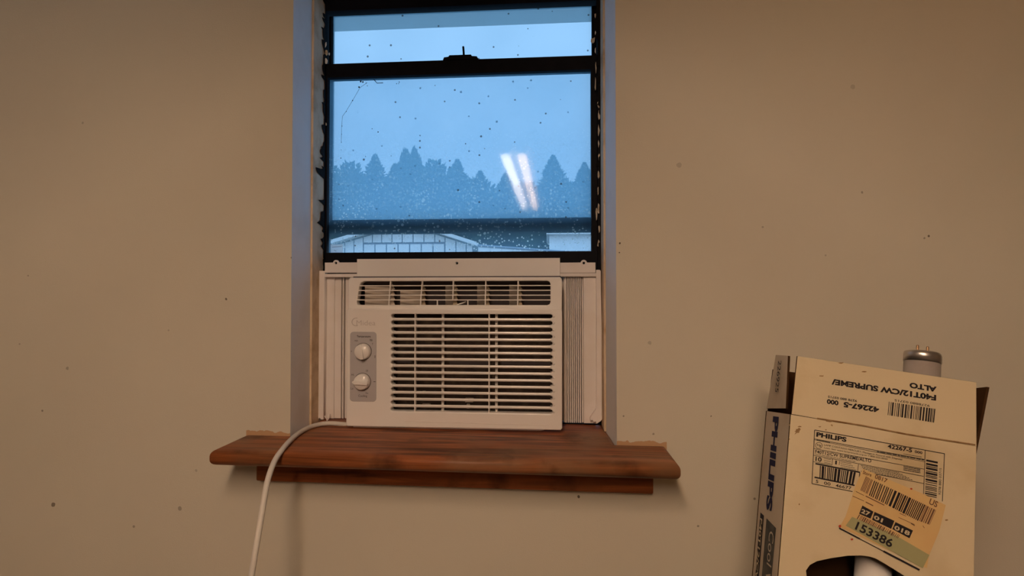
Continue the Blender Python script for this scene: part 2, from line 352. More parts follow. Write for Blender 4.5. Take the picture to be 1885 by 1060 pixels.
tag(box('floor', RX0-.1, RX1+.1, RY0-.1, .21, -.1, 0, 'floor_concrete'), kind='structure')
tag(box('ceiling', RX0-.1, RX1+.1, RY0-.1, .21, RZ1, RZ1+.1, 'ceiling_paint'), kind='structure')

# wooden sill: horned board and apron
SILLZ, TILT = 1.0978, R_(0.40)
trim = empty('trim_1', (-0.176, 0, 1.02)); tag(trim, 'dark brown stained wooden window sill with horned ends and apron', kind='structure')
plan = [(-0.552, -0.102), (0.200, -0.102), (0.200, 0.0), (XR-.001, 0.0), (XRi-.001, 0.2), (XLi+.001, 0.2), (XL+.001, 0.0), (-0.552, 0.0)]
me = shape2d([plan], 0.026, 0.010, 4); me.transform(Matrix.Translation((-0.176, 0, SILLZ-0.013)) @ Matrix.Rotation(TILT, 4, 'Y') @ Matrix.Translation((0.176, 0, 0)))
o = add('sill_board', me, 'sill_wood', trim)
me = box_mesh(-0.521, 0.176, -0.020, -0.0005, SILLZ-0.078, SILLZ-0.025, 0.003); me.transform(Matrix.Translation((-0.176, 0, SILLZ)) @ Matrix.Rotation(TILT, 4, 'Y') @ Matrix.Translation((0.176, 0, -SILLZ)))
add('apron', me, 'apron_wood', trim)

# tan window stops against the frame
for nm, xa, xb, lab in (('trim_2', XLi-.001, XLi+.004, 'tan wooden stop strip at the left of the window frame'), ('trim_3', XRi-.003, XRi+.003, 'tan wooden stop strip at the right of the window frame')):
    tag(box(nm, xa, xb, .080, .131, SILLZ-.002, 2.02, 'stop_wood', bevel=.001), lab, kind='structure')

# ------------------------------------------------------------------ window
win = empty('window_1', (-0.185, 0.16, 1.10)); tag(win, 'black aluminium single hung window with dirty panes', kind='structure')
def ring_plate(x0, x1, z0, z1, w_l, w_r, w_b, w_t): return [[(x0, z0), (x1, z0), (x1, z1), (x0, z1)], [(x0+w_l, z0+w_b), (x0+w_l, z1-w_t), (x1-w_r, z1-w_t), (x1-w_r, z0+w_b)]]
fx0, fx1 = XLi, XRi
gx0, gx1 = -0.4646, 0.0858                                     # lower pane edges
plate('frame', ring_plate(fx0, fx1, SILLZ-.01, 2.03, .0035, .0085, .01, 2.03-Z(20, .150)), .131, .022, 'black_aluminium', win, .0008)
# lower sash
lz0, lz1 = 1.4428, 1.8118
ls = plate('lower_sash', ring_plate(gx0-.0062, gx1+.0125, lz0-.045, Z(110.5, .14), .0062, .0125, .045, Z(110.5, .14)-lz1), .138, .022, 'black_aluminium', win, .0012)
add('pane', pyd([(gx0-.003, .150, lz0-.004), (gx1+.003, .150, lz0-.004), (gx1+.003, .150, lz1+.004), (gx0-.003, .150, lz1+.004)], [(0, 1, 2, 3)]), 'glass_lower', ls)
zr = Z(110.5, .14)
ya, yb = .135, .156
lat = plate('latch', [[(X(814, ya), zr-.001), (X(880, ya), zr-.001), (X(877, ya), zr+.0045), (X(868, ya), zr+.0055), (X(866, ya), zr+.0085), (X(826, ya), zr+.0085), (X(824, ya), zr+.0055), (X(816, ya), zr+.0045)]], ya, .02, 'black_aluminium', ls, .0008)
me = tube_mesh([(X(853, .14), .140, zr+.006), (X(852.2, .14), .143, zr+.018), (X(851, .14), .146, zr+.030)], .0022, 3); add('latch_lever', me, 'black_aluminium', ls)
q = P(620, 456, .1485)
st = pyd([P(608.5, 450, .149), P(608.5, 466, .149), P(631, 465.5, .149), P(631, 449.5, .149)], [(0, 1, 2, 3)]); add('pane_sticker', st, 'sticker_white', ls)
for s, a, b_ in ((0, (611, 454.6), (629, 453.8)), (1, (615, 460.5), (619, 462))):
    p0, p1 = P(*a, .1486), P(*b_, .1486); add('sticker_print', tube_mesh([p0, p1], .0004, 1), 'print_dark', ls)
# dried cobweb threads with bits of debris on the lower pane
strand = [(688, 146), (694, 153), (705, 152.5)]; web = [(676, 152), (663, 161), (649, 185), (637, 205), (630.5, 214), (629, 232), (628.5, 250), (628, 262)]
add('cobweb', tube_mesh([P(a, b_, .1475) for a, b_ in strand], .0007, 2), 'caulk_black', ls)
add('cobweb', tube_mesh([P(a, b_, .1475) for a, b_ in web], .00028, 1), 'caulk_black', ls)
for a, b_, r in ((661, 160.5, 1.9), (649, 185, 1.3), (637.5, 205, 1), (629.5, 232, 1), (664, 150, 2), (668, 151, 1.8), (674, 153, 1), (676, 158, 1), (735, 151, 1.2), (734, 154, .9), (730, 154, 1), (629, 247, .8), (628.5, 262, .8), (628, 276, .8), (627.5, 291, 1.2), (857, 264.5, 1.3), (696, 243, 1.4), (685, 237, 1), (720, 287, .9)):
    q = P(a, b_, .1478); me = lathe_mesh([(.0001, -.0010*r), (.0008*r, -.0004*r), (.0009*r, .0004*r), (.0001, .0011*r)], 6); me.transform(Matrix.Translation(q)); add('debris', me, 'caulk_black', ls)
# upper sash, further out
uz0, uz1 = 1.5150, Z(23, .180)
us = plate('upper_sash', ring_plate(-0.4850, 0.1100, uz0-.0300, 2.05, .0167, .0200, .0300, 2.05-uz1), .164, .018, 'black_aluminium', win, .0012)
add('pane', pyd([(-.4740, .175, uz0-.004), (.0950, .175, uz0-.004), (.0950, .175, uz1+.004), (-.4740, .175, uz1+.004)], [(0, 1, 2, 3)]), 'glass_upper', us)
# ragged black caulk, paint chips and painted gap light along both jambs
rnd = random.Random(5)
def caulk(z0, z1, side, dens, parent):
    n = max(16, int((z1-z0)/.0035)); v, f = [], []; wv = .003; tgt = .003
    for i in range(n+1):
        z = z0+(z1-z0)*i/n
        if rnd.random() < .3: tgt = .0008 + dens*rnd.choice((.0, .001, .003, .005, .008))*rnd.uniform(.6, 1.3)
        wv += (tgt-wv)*rnd.uniform(.4, .9)
        for k in (0, 1, 2):
            if side < 0: v.append((XLi+.0046+.0006*(k == 1), .1312 - wv*(0, .5, 1)[k]*1.3, z+rnd.uniform(-.001, .001)))
            else: v.append((XRi-.0035-.0022-wv*.9*(0, .5, 1)[k] + .004, .1300-.001*(k == 1), z+rnd.uniform(-.001, .001)))
    for i in range(n):
        for k in (0, 1):
            a = i*3+k; f.append((a, a+1, a+4, a+3))
    bm = bmesh.new(); bv = [bm.verts.new(q) for q in v]
    for q in f: bm.faces.new([bv[i] for i in q])
    r = bmesh.ops.extrude_face_region(bm, geom=bm.faces[:]); 
    for e in r['geom']:
        if isinstance(e, bmesh.types.BMVert): e.co += Vector((.0006 if side < 0 else -.0002, -.0008, 0))
    bmesh.ops.recalc_face_normals(bm, faces=bm.faces[:])
    return add('caulk', bm_mesh(bm), 'caulk_black', parent)
caulk(1.43, 1.62, -1, 3.0, win); caulk(1.62, 1.98, -1, 1.9, win); caulk(1.11, 1.43, -1, .4, win)
caulk(1.43, 1.75, 1, 1.3, win); caulk(1.75, 1.98, 1, 1.8, win); caulk(1.11, 1.43, 1, .6, win)
def chip(px, py, w_, h_, Y, mt, seed):
    r2 = random.Random(seed); c = P(px, py, Y); k = .0011; n = 7
    pts = []
    for i in range(n):
        a = 2*math.pi*i/n; s = r2.uniform(.55, 1.15); pts.append((c.x+math.cos(a)*w_*k*s/2, c.z+math.sin(a)*h_*k*s/2))
    plate('paint_flake_gap_light', [pts], Y, .0012, mt, win)
for i, (px, py, a, b_, Y, k) in enumerate((
        (599, 82, 5, 12, .1285, 1), (601, 96, 6, 14, .1283, 0), (600, 111, 7, 14, .1285, 1), (606, 99, 3, 6, .1285, 1), (600, 229, 3, 7, .1285, 0), (594, 240, 3, 10, .129, 0),
        (594, 270, 3, 16, .129, 0), (593, 300, 3, 20, .129, 0), (594, 345, 3, 26, .129, 0), (592, 385, 3, 18, .129, 0), (593, 430, 3, 14, .129, 0), (592, 455, 2, 16, .129, 0), (595, 18, 5, 12, .129, 0), (594, 40, 4, 8, .129, 0), (594, 132, 4, 10, .129, 0),
        (1092, 74, 9, 12, .1285, 0), (1096, 60, 2, 8, .1285, 1), (1096, 92, 2, 14, .1285, 1), (1097, 125, 2.5, 26, .1287, 0), (1096, 155, 2.5, 24, .1287, 0), (1102, 192, 5, 16, .1287, 0), (1103, 212, 6, 18, .1287, 0), (1102, 240, 4, 20, .1287, 0),
        (1102, 265, 3.5, 14, .1287, 0), (1103, 290, 4, 18, .1287, 0), (1102, 322, 5, 16, .1287, 0), (1101, 350, 3, 18, .1287, 0), (1102, 385, 4.5, 20, .1287, 0), (1098, 395, 3.5, 26, .1285, 0), (1103, 420, 4, 16, .1287, 0), (1102, 448, 5, 18, .1287, 0), (1096, 28, 3, 10, .1285, 0))):
    chip(px, py, a, b_, Y, 'white_chip_gap_light' if k else 'paint_chip', 40+i)  # white chips at upper left paint in sky light showing through the frame gap

# ------------------------------------------------------------------ air conditioner
AY, CY = .058, .118
ac = empty('air_conditioner', (-0.182, .12, SILLZ+.003))
tag(ac, 'white window air conditioner with slatted grille and two knobs on the sill', 'air conditioner')
ax = lambda px: X(px, AY, 650); az = lambda py: Z(py, AY); cx = lambda px: X(px, CY, 640); cz = lambda py: Z(py, CY)
x0, x1 = ax(637.5), ax(1035); zt, zm, zb = az(510), az(568.5), az(788.5)
# steel case reaching out through the window, open at the front
bm = bmesh.new()
for a in ((x0+.004, x1-.004, .076, .45, zb+.006, zb+.009), (x0+.004, x1-.004, .076, .45, zt-.005, zt-.002), (x0+.004, x0+.007, .076, .45, zb+.006, zt-.002), (x1-.007, x1-.004, .076, .45, zb+.006, zt-.002), (x0+.004, x1-.004, .447, .45, zb+.006, zt-.002)): bm_box(bm, *a)
bmesh.ops.recalc_face_normals(bm, faces=bm.faces[:]); add('case', bm_mesh(bm), 'plastic_white', ac)
# upper fascia with the air outlet
vx0, vx0b, vx1 = ax(658), ax(653), ax(1013.5); vz1, vz0 = az(517), az(561.5)
rr = .006
hole = [(vx0b+.004, vz0), (vx1-rr, vz0), (vx1-.0018, vz0+.0018), (vx1, vz0+rr), (vx1, vz1-rr), (vx1-.0018, vz1-.0018), (vx1-rr, vz1), (vx0+.009, vz1), (vx0+.003, vz1-.003), (vx0, vz1-.009), (vx0b, vz0+.006), (vx0b+.001, vz0+.0015)]
plate('upper_fascia', [[(x0, zm-.004), (x1, zm-.004), (x1, zt-.004), (x1-.004, zt), (x0+.004, zt), (x0, zt-.004)], hole], .066, .018, 'plastic_white', ac, .0018, 3)
# lower front panel with the intake opening, whose sides are scalloped round each slot
NS = 15; s_top, s_bot = az(578.2), az(758.8); pitch = (s_top-s_bot)/(NS-1+.60); gap = pitch*.60
ix0, ix1 = ax(723.5), ax(1013)
lp = []
for i in range(NS):
    zc = s_top - gap/2 - i*pitch
    for k in range(7):
        a = R_(90-180*k/6); lp.append((ix1+.0042*math.cos(a), zc+gap/2*math.sin(a)))
for i in reversed(range(NS)):
    zc = s_top - gap/2 - i*pitch
    for k in range(7):
        a = R_(270-180*k/6); lp.append((ix0+.0042*math.cos(a), zc+gap/2*math.sin(a)))
lw = plate('front_panel', [[(x0+.003, zb), (x1-.003, zb+.0), (x1, zb+.004), (x1, zm-.004), (x1-.004, zm), (x0+.004, zm), (x0, zm-.004), (x0, zb+.003)], lp], AY, .020, 'plastic_white', ac, .0022, 3)
plate('lower_lip', [[(x0+.012, zb-.003), (x1-.04, zb-.003), (x1-.012, zb+.003), (x0+.012, zb+.003)]], AY+.006, .02, 'plastic_white', ac, .001)
add('panel_seam', tube_mesh([(ax(745), AY-.0001, az(776)), (ax(850), AY-.0001, az(778)), (ax(1010), AY-.0001, az(780))], .0005, 1), 'plastic_curtain', ac)
# slats: rounded bars, one object each
sh = pitch-gap
prof = [(-.0005, sh/2*1.1), (-.0022, sh*.30), (-.0026, 0), (-.0018, -sh*.32), (.000, -sh/2*1.1), (.0045, -sh/2*.8), (.0045, sh/2*.8)]
n = len(prof); v = [(ix0-.004, AY+.004+y, z) for y, z in prof] + [(ix1+.004, AY+.004+y, z) for y, z in prof]
sm = pyd(v, [(i, (i+1) % n, n+(i+1) % n, n+i) for i in range(n)] + [tuple(range(n))[::-1], tuple(n+i for i in range(n))])
bm = bmesh.new(); bm.from_mesh(sm); bmesh.ops.recalc_face_normals(bm, faces=bm.faces[:]); bm.to_mesh(sm); bm.free()
first = None
for i in range(NS-1):
    dz = s_top - gap - sh/2 - i*pitch
    if first is None:
        first = add('slat', sm, 'plastic_white', ac); first.location.z = dz
    else:
        o = first.copy(); col.objects.link(o); o.location.z = dz; WORLD[o.name] = WORLD[ac.name]
def rib(name, px, y0, y1, wpx, mt='plastic_white'):
    box(name, ax(px)-wpx*.00051, ax(px)+wpx*.00051, y0, y1, s_bot-.001, s_top+.001, mt, ac, .0006)
rib('grille_rib', 763.5, AY+.0012, AY+.012, 2.2); rib('grille_rib', 900, AY+.0012, AY+.012, 2.2)
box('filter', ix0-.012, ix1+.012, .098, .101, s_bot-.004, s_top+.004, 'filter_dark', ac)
for px in (815.5, 914):
    add('filter_rod', tube_mesh([(X(px, .074), .074, s_bot-.001), (X(px, .074), .074, s_top+.001)], .0029, 3), 'plastic_white', ac)
for px, py, wd, hg in ((740, 665.5, 36, 6), (868, 668, 80, 5), (968, 668, 90, 5), (864, 736, 14, 7), (780, 722, 5, 2), (862, 747, 5, 8), (785, 745, 14, 1.6)):
    box('filter_bracket', X(px-wd/2, .092), X(px+wd/2, .092), .090, .098, Z(py+hg/2, .092), Z(py-hg/2, .092), 'duct_dark' if wd > 30 else 'blade_plastic', ac)
# side dimples where the slats run into the panel
for i in range(NS):
    zc = s_top - gap/2 - i*pitch
    me = lathe_mesh([(.0001, -.0016), (.0016, -.0010), (.0022, 0)], 10); me.transform(Matrix.Translation((ix1+.0066, AY-.0002, zc)) @ Matrix.Rotation(R_(-90), 4, 'X')); add('dimple', me, 'plastic_white', ac, smooth=True)
# outlet: duct, fine bars, dividers and swivel blades
bm = bmesh.new()
for a in ((vx0b-.003, vx1+.003, .118, .120, vz0-.003, vz1+.003), (vx0b-.003, vx1+.003, .082, .12, vz1+.002, vz1+.004), (vx0b-.003, vx1+.003, .082, .12, vz0-.004, vz0-.002), (vx0b-.005, vx0b-.003, .082, .12, vz0-.003, vz1+.003), (vx1+.003, vx1+.005, .082, .12, vz0-.003, vz1+.003)): bm_box(bm, *a)
bmesh.ops.recalc_face_normals(bm, faces=bm.faces[:]); add('outlet_duct', bm_mesh(bm), 'duct_dark', ac)
for i in range(4):
    zc = vz1 + (vz0-vz1)*(i+1)/5 + .0005
    box('outlet_bar', vx0b-.002 + (.004 if i < 2 else .001), vx1+.002, .0675, .074, zc-.0010, zc+.0010, 'plastic_white', ac, .0005)
for px, zlo in ((714, 0), (773, 0), (832, 1), (892.5, 1), (952.8, 0)):
    xc = ax(px); k = .0022 if px < 800 else .0006
    zl = vz0-.001 if not zlo or px > 850 else vz0+(vz1-vz0)*.2
    v = [(xc+dx+s, y, z) for z, s in ((zl, -k*.8), (vz1+.001, k*.8)) for dx, y in ((-.0011, .0672), (.0011, .0672), (.0011, .075), (-.0011, .075))]
    add('outlet_divider', pyd(v, [(3, 2, 1, 0), (4, 5, 6, 7), (0, 1, 5, 4), (1, 2, 6, 5), (2, 3, 7, 6), (3, 0, 4, 7)]), 'plastic_white', ac)
for px in (802.5, 859.5):
    box('outlet_tab', ax(px)-.0010, ax(px)+.0010, .068, .075, vz0-.001, vz0+(vz1-vz0)*.2, 'plastic_white', ac)
add('outlet_lever', tube_mesh([P(841, 561, .078), P(852, 557.5, .078), P(858, 555, .076)], .0012, 2), 'plastic_white', ac)
for px, wd, top in ((692, 40, .78), (754, 34, .62), (826, 12, .82), (885, 13, .86), (945, 15, .86)):
    xa_, xb_ = X(px-wd/2, .086), X(px+wd/2, .086); yb2 = .098 if wd > 30 else .112
    v = []
    for z in (vz0-.001, vz0+(vz1-vz0)*top):
        v += [(xa_, .084, z), (xb_, yb2, z), (xb_+.001, yb2+.001, z), (xa_+.001, .0855, z)]
    add('outlet_blade', pyd(v, [(0, 1, 5, 4), (1, 2, 6, 5), (2, 3, 7, 6), (3, 0, 4, 7), (4, 5, 6, 7), (3, 2, 1, 0)]), 'blade_plastic', ac)
for px in (723.5, 780.5, 839.5, 898.5, 958.5):      # toothed link strips of the blades
    xa_ = X(px, .078); zz = vz0
    pts = [(xa_-.006, vz0)]
    for k in range(4):
        hh = (vz1-vz0)*.22
        pts += [(xa_+.0032, vz0+k*hh), (xa_+.0006-.0008*k, vz0+(k+.85)*hh), (xa_+.002-.001*k, vz0+(k+1)*hh)]
    pts += [(xa_-.006, vz0+(vz1-vz0)*.88)]
    plate('blade_link', [pts], .079, .002, 'blade_plastic' if px < 730 else 'card_side', ac)
# control panel
cp = plate('control_panel', [rrect(ax(644.5), az(741.5), ax(693), az(611.5), .0065)], AY-.0008, .003, 'plastic_grey', ac, .0005)
def ac_text(s, xa, xb, yb, yt, mt, parent, bold=.0, off=.0012):
    me = fit_text(s, ax(xb)-ax(xa), az(yt)-az(yb), bold); me.transform(frame((ax(xa), AY-off, az(yb)), (1, 0, 0), (0, 0, 1))); return add('lettering', me, mt, parent)
ac_text('Temperature', 657, 682.5, 623, 618, 'print_dark', cp, .01)
ac_text('Cooling', 660.5, 676.5, 734, 728.5, 'print_dark', cp, .0)
for s, xa, xb, yb, yt in (('min', 653, 659, 629.5, 626), ('max', 681, 686, 629, 625), ('1', 690, 691, 660, 655), ('.', 646.6, 648, 648.5, 647), ('Off', 674, 678, 686, 682), ('Hi', 647.5, 652, 693.5, 689.5), ('Lo', 646.5, 651, 719, 715), ('-', 688, 692, 704.5, 703.5), ('Fan', 674, 678.5, 727, 723.5), ('7', 685, 687, 636, 632)):
    ac_text(s, xa, xb, yb, yt, 'print_dark', cp)
def knob(px, py, ang, tear):
    q = Vector((ax(px), AY-.0008, az(py))); r = .0150
    me = lathe_mesh([(r*1.06, 0), (r*1.04, .002), (r, .0045), (r*.97, .0085), (r*.90, .0100), (.0005, .0103)], 36)
    M = frame(q, (1, 0, 0), (0, 0, 1)); me.transform(M); k = add('knob', me, 'plastic_white', ac, smooth=True)
    pts = [(-.0032, -r*.95), (.0032, -r*.95), (.0026, r*.95), (-.0026, r*.95)] if not tear else [(-.0048, -r*.93), (.0030, -r*.93), (.0030, r*.75), (.0016, r*1.04), (-.0010, r*1.08), (-.0048, r*.75)]
    me = shape2d([pts], .006, .0010, 2); me.transform(M @ Matrix.Rotation(R_(ang), 4, 'Z') @ Matrix.Translation((0, 0, .0105))); add('knob_ridge', me, 'plastic_white', k)
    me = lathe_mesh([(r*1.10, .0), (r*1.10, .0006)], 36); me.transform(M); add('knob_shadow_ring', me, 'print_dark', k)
knob(669, 648, 8, False); knob(668, 704, 88, True)
ac_text('Midea', 656, 691, 599.5, 590, 'print_grey', ac, .0, .0004)
arc = [(ax(655.5)+.0085*math.cos(R_(a)), AY-.0003, az(593)+.0075*math.sin(R_(a))) for a in range(75, 292, 12)]
add('emblem_arc', tube_mesh(arc, .0007, 1), 'print_grey', ac)
# mounting rail over the case, its side rails and the accordion curtains
mz1, mz0 = 1.4267, Z(508, .108)-.002
plate('mounting_rail', [[(X(657, .108), mz0), (X(1031, .108), mz0), (X(1031, .108), mz1), (X(657, .108), mz1)], circle(X(841, .108), Z(484.5, .108), .0026, 12)], .106, .012, 'plastic_white', ac, .0010)
box('rail_shade_strip', x0+.002, x1-.002, .086, .124, zt-.012, Z(508.3, .086), 'duct_dark', ac)  # dark strip that paints in the shaded gap below the rail
def ear_rail(xa, xb, ex):
    e = X(ex, .113); ez = Z(484, .113, ex); zt2, zb2 = Z(484, .113, ex)+.001, Z(502, .113, ex)
    a, b_ = sorted((X(xa, .113), X(xb, .113)))
    top = [(e+.0063*math.cos(R_(t)), ez+.0063*math.sin(R_(t))) for t in range(10, 180, 20)]
    plate('side_rail', [[(a, zb2), (b_, zb2), (b_, zt2)] + top + [(a, zt2)], circle(e, ez, .0025, 12)], .113, .005, 'plastic_curtain', ac, .0008)
ear_rail(597, 662, 617.5); ear_rail(1026, 1096.5, 1075)
for a, b_ in ((598.5, 660), (1030, 1098)):
    xa_, xb_ = sorted((cx(a), cx(b_))); box('curtain_track', xa_, xb_, .112, .122, Z(509.5, .112), Z(503.2, .112), 'plastic_curtain', ac, .0008)
CZ0, CZ1 = SILLZ+.0035, Z(506, .118)
L = [(586, 0), (599, 0), (599.6, .005), (613, .005), (613.6, .0075), (625.2, .0075), (625.6, .022), (627.6, .022), (628, .006), (630.2, .006), (630.6, .022), (632.4, .022), (632.8, .008), (641, .008), (661.5, .008)]
sweep_profile('side_curtain', [(cx(a), CY+d) for a, d in L], CZ0, CZ1, 'plastic_curtain', ac, CY+.025)
Rp = [(1028.6, .020), (1037.5, .020), (1038, .006), (1040.5, .006)]
xx = 1041.0
for i in range(8): Rp += [(xx, .004), (xx+2.2, .004), (xx+2.4, .022), (xx+3.5, .022)]; xx += 3.75
Rp += [(xx, .004), (1072, .004), (1072.5, .010), (1074, .010), (1074.5, .002), (1098, .002)]
sweep_profile('side_curtain', [(cx(a), CY+d) for a, d in Rp], CZ0, CZ1, 'plastic_curtain', ac, CY+.025)
zA = Z(497.5, .112)
xs = [cx(584.8), cx(599.2)]
plate('curtain_frame', [[(xs[0]+.002, CZ0+.004), (xs[0]+.006, CZ0+.001), (xs[0]+.008, CZ0+.003), (xs[0]+.011, CZ0-.0005), (xs[1], CZ0), (xs[1], zA), (xs[0]+.001, zA), (xs[0]+.0012, CZ0+.15), (xs[0], CZ0+.010)]], .111, .014, 'plastic_curtain', ac, .0014)
xs = [cx(1097.2), cx(1107.5)]
plate('curtain_frame', [[(xs[0]-.013, CZ0+.012), (xs[0]-.012, CZ0+.006), (xs[0]-.008, CZ0+.008), (xs[0]-.006, CZ0+.003), (xs[0]-.002, CZ0+.005), (xs[0]+.0, CZ0+.001), (xs[1]-.003, CZ0+.006), (xs[1], CZ0+.010), (xs[1]-.0003, CZ0+.2), (xs[1]-.0012, CZ0+.262), (xs[1]-.0018, zA-.002), (xs[1]-.004, zA), (xs[0], zA), (xs[0], CZ0+.2), (xs[0]-.001, CZ0+.03)]], .111, .014, 'plastic_curtain', ac, .0012)
# torn corner: a curl of plastic at the left foot
add('torn_edge', tube_mesh([P(598, 766, .109), P(602, 771, .108), P(601, 776, .109), P(605, 769, .110), P(606.5, 762, .111)], .0016, 2), 'plastic_curtain', ac)
# power cord out from under the unit, over the sill and down the wall
zc = SILLZ + .0068
pts = [P(668, 783, .078), P(650, 783, .085)] + [Pz(a, b_, zc) for a, b_ in ((625, 780), (604, 778.5), (585, 781), (566, 787), (549, 797), (533, 811), (520, 826.5))]
pts += [P(a, b_, y) for a, b_, y in ((510, 840, -.112), (503, 853, -.128), (496, 872, -.145), (490.5, 893, -.158), (485, 925, -.172), (479, 962, -.186), (472, 1003, -.198), (464, 1052, -.208), (452, 1130, -.212), (430, 1290, -.20), (410, 1480, -.18))]
add('power_cord', tube_mesh(pts, .0043, 5, True), 'cord_plastic', ac)

# ------------------------------------------------------------------ carton of fluorescent tubes, leaning
W_, D_, L_, FH = .205, .085, 1.185, .0731
BO = Vector((.2956, -.2519, 1.2061))
BR = Matrix.Rotation(R_(-2.86), 4, 'Z') @ Matrix.Rotation(R_(-9.34), 4, 'X') @ Matrix.Rotation(R_(8.40), 4, 'Y')
BM = Matrix.Translation(BO) @ BR
BI = BM.inverted()
carton = empty('tube_carton', None, BM @ Matrix.Translation((0, 0, -L_))); 
tag(carton, 'tall white cardboard carton for fluorescent tubes leaning with its flaps open', 'carton')
def toL(me): me.transform(BM); return me          # carton drawing coordinates (crease of the front flap = 0) to world
def bl(px, py, off=0.0):
    """pixel ray onto the carton's front plane, in carton coordinates"""
    d = (BI.to_3x3() @ ray(px, py)); c = BI @ CAMLOC; t = (off - c.y)/d.y; return c + d*t
def bs(px, py, off=0.0):
    d = (BI.to_3x3() @ ray(px, py)); c = BI @ CAMLOC; t = (off - c.x)/d.x; return c + d*t
def card(name, loops, M, th=.003, outer='card_white', inner='card_brown_shade', nrm=None, parent=None):
    """cardboard sheet: printed outside, brown inside, darkened for shade"""
    me = shape2d(loops, th, .0004, 1); me.materials.append(MATS[outer]); me.materials.append(MATS[inner])
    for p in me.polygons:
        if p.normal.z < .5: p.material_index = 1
    me.transform(M); return add(name, toL(me), None, parent or carton)
hole = [bl(*q) for q in ((1487, 1075), (1484, 1050), (1491, 1040), (1504, 1033), (1530, 1027.5), (1561, 1023), (1585, 1022.5), (1601, 1024.6), (1612, 1028), (1626, 1036), (1646, 1048), (1668, 1062), (1675, 1080), (1665, 1100), (1560, 1110), (1495, 1100))]
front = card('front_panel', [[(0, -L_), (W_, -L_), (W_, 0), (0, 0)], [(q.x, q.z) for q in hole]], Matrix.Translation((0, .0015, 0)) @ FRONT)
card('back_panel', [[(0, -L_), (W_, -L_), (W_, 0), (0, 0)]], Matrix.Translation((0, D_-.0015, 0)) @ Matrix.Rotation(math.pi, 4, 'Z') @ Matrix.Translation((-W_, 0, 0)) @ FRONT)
SIDE = frame((0, 0, 0), (0, -1, 0), (0, 0, 1))      # drawing x -> -y, faces -x
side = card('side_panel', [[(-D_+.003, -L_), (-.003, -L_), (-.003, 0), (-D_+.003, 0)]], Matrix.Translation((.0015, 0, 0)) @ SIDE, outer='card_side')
SIDR = frame((W_, 0, 0), (0, 1, 0), (0, 0, 1))
card('side_panel', [[(.003, -L_), (D_-.003, -L_), (D_-.003, 0), (.003, 0)]], Matrix.Translation((-.0015, 0, 0)) @ SIDR)
card('bottom_panel', [[(0, 0), (W_, 0), (W_, D_), (0, D_)]], Matrix.Translation((0, 0, -L_+.0015)))
ft = [bl(1465.5, 655), bl(1797, 703.5), bl(1797.5, 822), bl(1457, 762)]
flap = card('front_flap', [[(q.x, q.z) for q in (ft[0] + Vector((.0015, 0, 0)), ft[1], ft[2], ft[3])]], Matrix.Translation((0, .0012, 0)) @ FRONT)
bf = card('back_flap', [[(.002, 0), (W_-.002, 0), (W_-.004, .058), (.004, .062)]], Matrix.Translation((0, D_-.001, 0)) @ Matrix.Rotation(math.pi, 4, 'Z') @ Matrix.Translation((-W_, 0, 0)) @ FRONT)
sf = [bs(1413, 752), bs(1448.5, 752), bs(1452.5, 655), bs(1430, 653.5)]
sflap = card('side_flap', [[(-min(q.y, D_), q.z) for q in sf]], Matrix.Translation((0, 0, 0)) @ SIDE, outer='card_side')
v = [(W_-.002, .004, -.02), (W_-.002, .080, -.02), (W_+.004, .080, .01), (W_+.020, .076, .066), (W_+.0165, .010, .071), (W_+.003, .004, .01)]
v2 = [(a+.003, b_, c) for a, b_, c in v]
me = pyd(v+v2, [(0, 1, 2, 5), (5, 2, 3, 4), (11, 8, 7, 6), (10, 9, 8, 11), (0, 6, 7, 1), (1, 7, 8, 2), (2, 8, 9, 3), (3, 9, 10, 4), (4, 10, 11, 5), (5, 11, 6, 0)])
add('side_flap', toL(me), 'card_brown_shade', carton)
# creases, chipped print and stains
add('crease', toL(tube_mesh([(.03, -.0001, .0005), (.08, -.0003, .001), (.13, -.0001, -.0005), (W_-.002, -.0003, .0005)], .0010, 2)), 'card_stain', front)
def flat(name, quads, mt, parent, mapf, off=-.0004):
    """flat print: polygons given by pixels of the photograph laid on the carton plane"""
    v, f = [], []
    for q in quads:
        k = len(v)
        for (a, b_) in q: c = mapf(a, b_); v.append((c.x, c.y+off, c.z))
        f.append(tuple(range(k, k+len(q))))
    me = pyd(v, f); toL(me); return add(name, me, mt, parent)
def blob(px, py, rx, ry, seed, n=9):
    r2 = random.Random(seed); return [(px+math.cos(-2*math.pi*i/n)*rx*r2.uniform(.5, 1.2), py+math.sin(-2*math.pi*i/n)*ry*r2.uniform(.5, 1.2)) for i in range(n)]
for q_ in ([blob(1468, 793, 6, 4, 1), [(1466, 797), (1462, 800), (1468, 789), (1471, 787), (1474, 790)], blob(1472, 785, 4, 1.5, 3), blob(1531, 782.5, 2.2, 1.8, 4), blob(1509, 785.5, 2.5, 1, 5), blob(1520, 791, 2, 1, 6), blob(1453, 782, 1.5, 1.5, 7), blob(1453, 808, 1.5, 1.5, 8), blob(1742, 957, 4, 2, 9), blob(1471, 928, 1.5, 2, 10), blob(1527, 775, 8, 2, 12)]): flat('stain', [q_], 'card_stain', front, bl)
for q_ in (blob(1548, 668, 6, 1.6, 13), blob(1512, 692, 6, 1.5, 14), blob(1590, 684, 7, 1.2, 16)): flat('stain', [q_], 'card_stain', flap, bl)
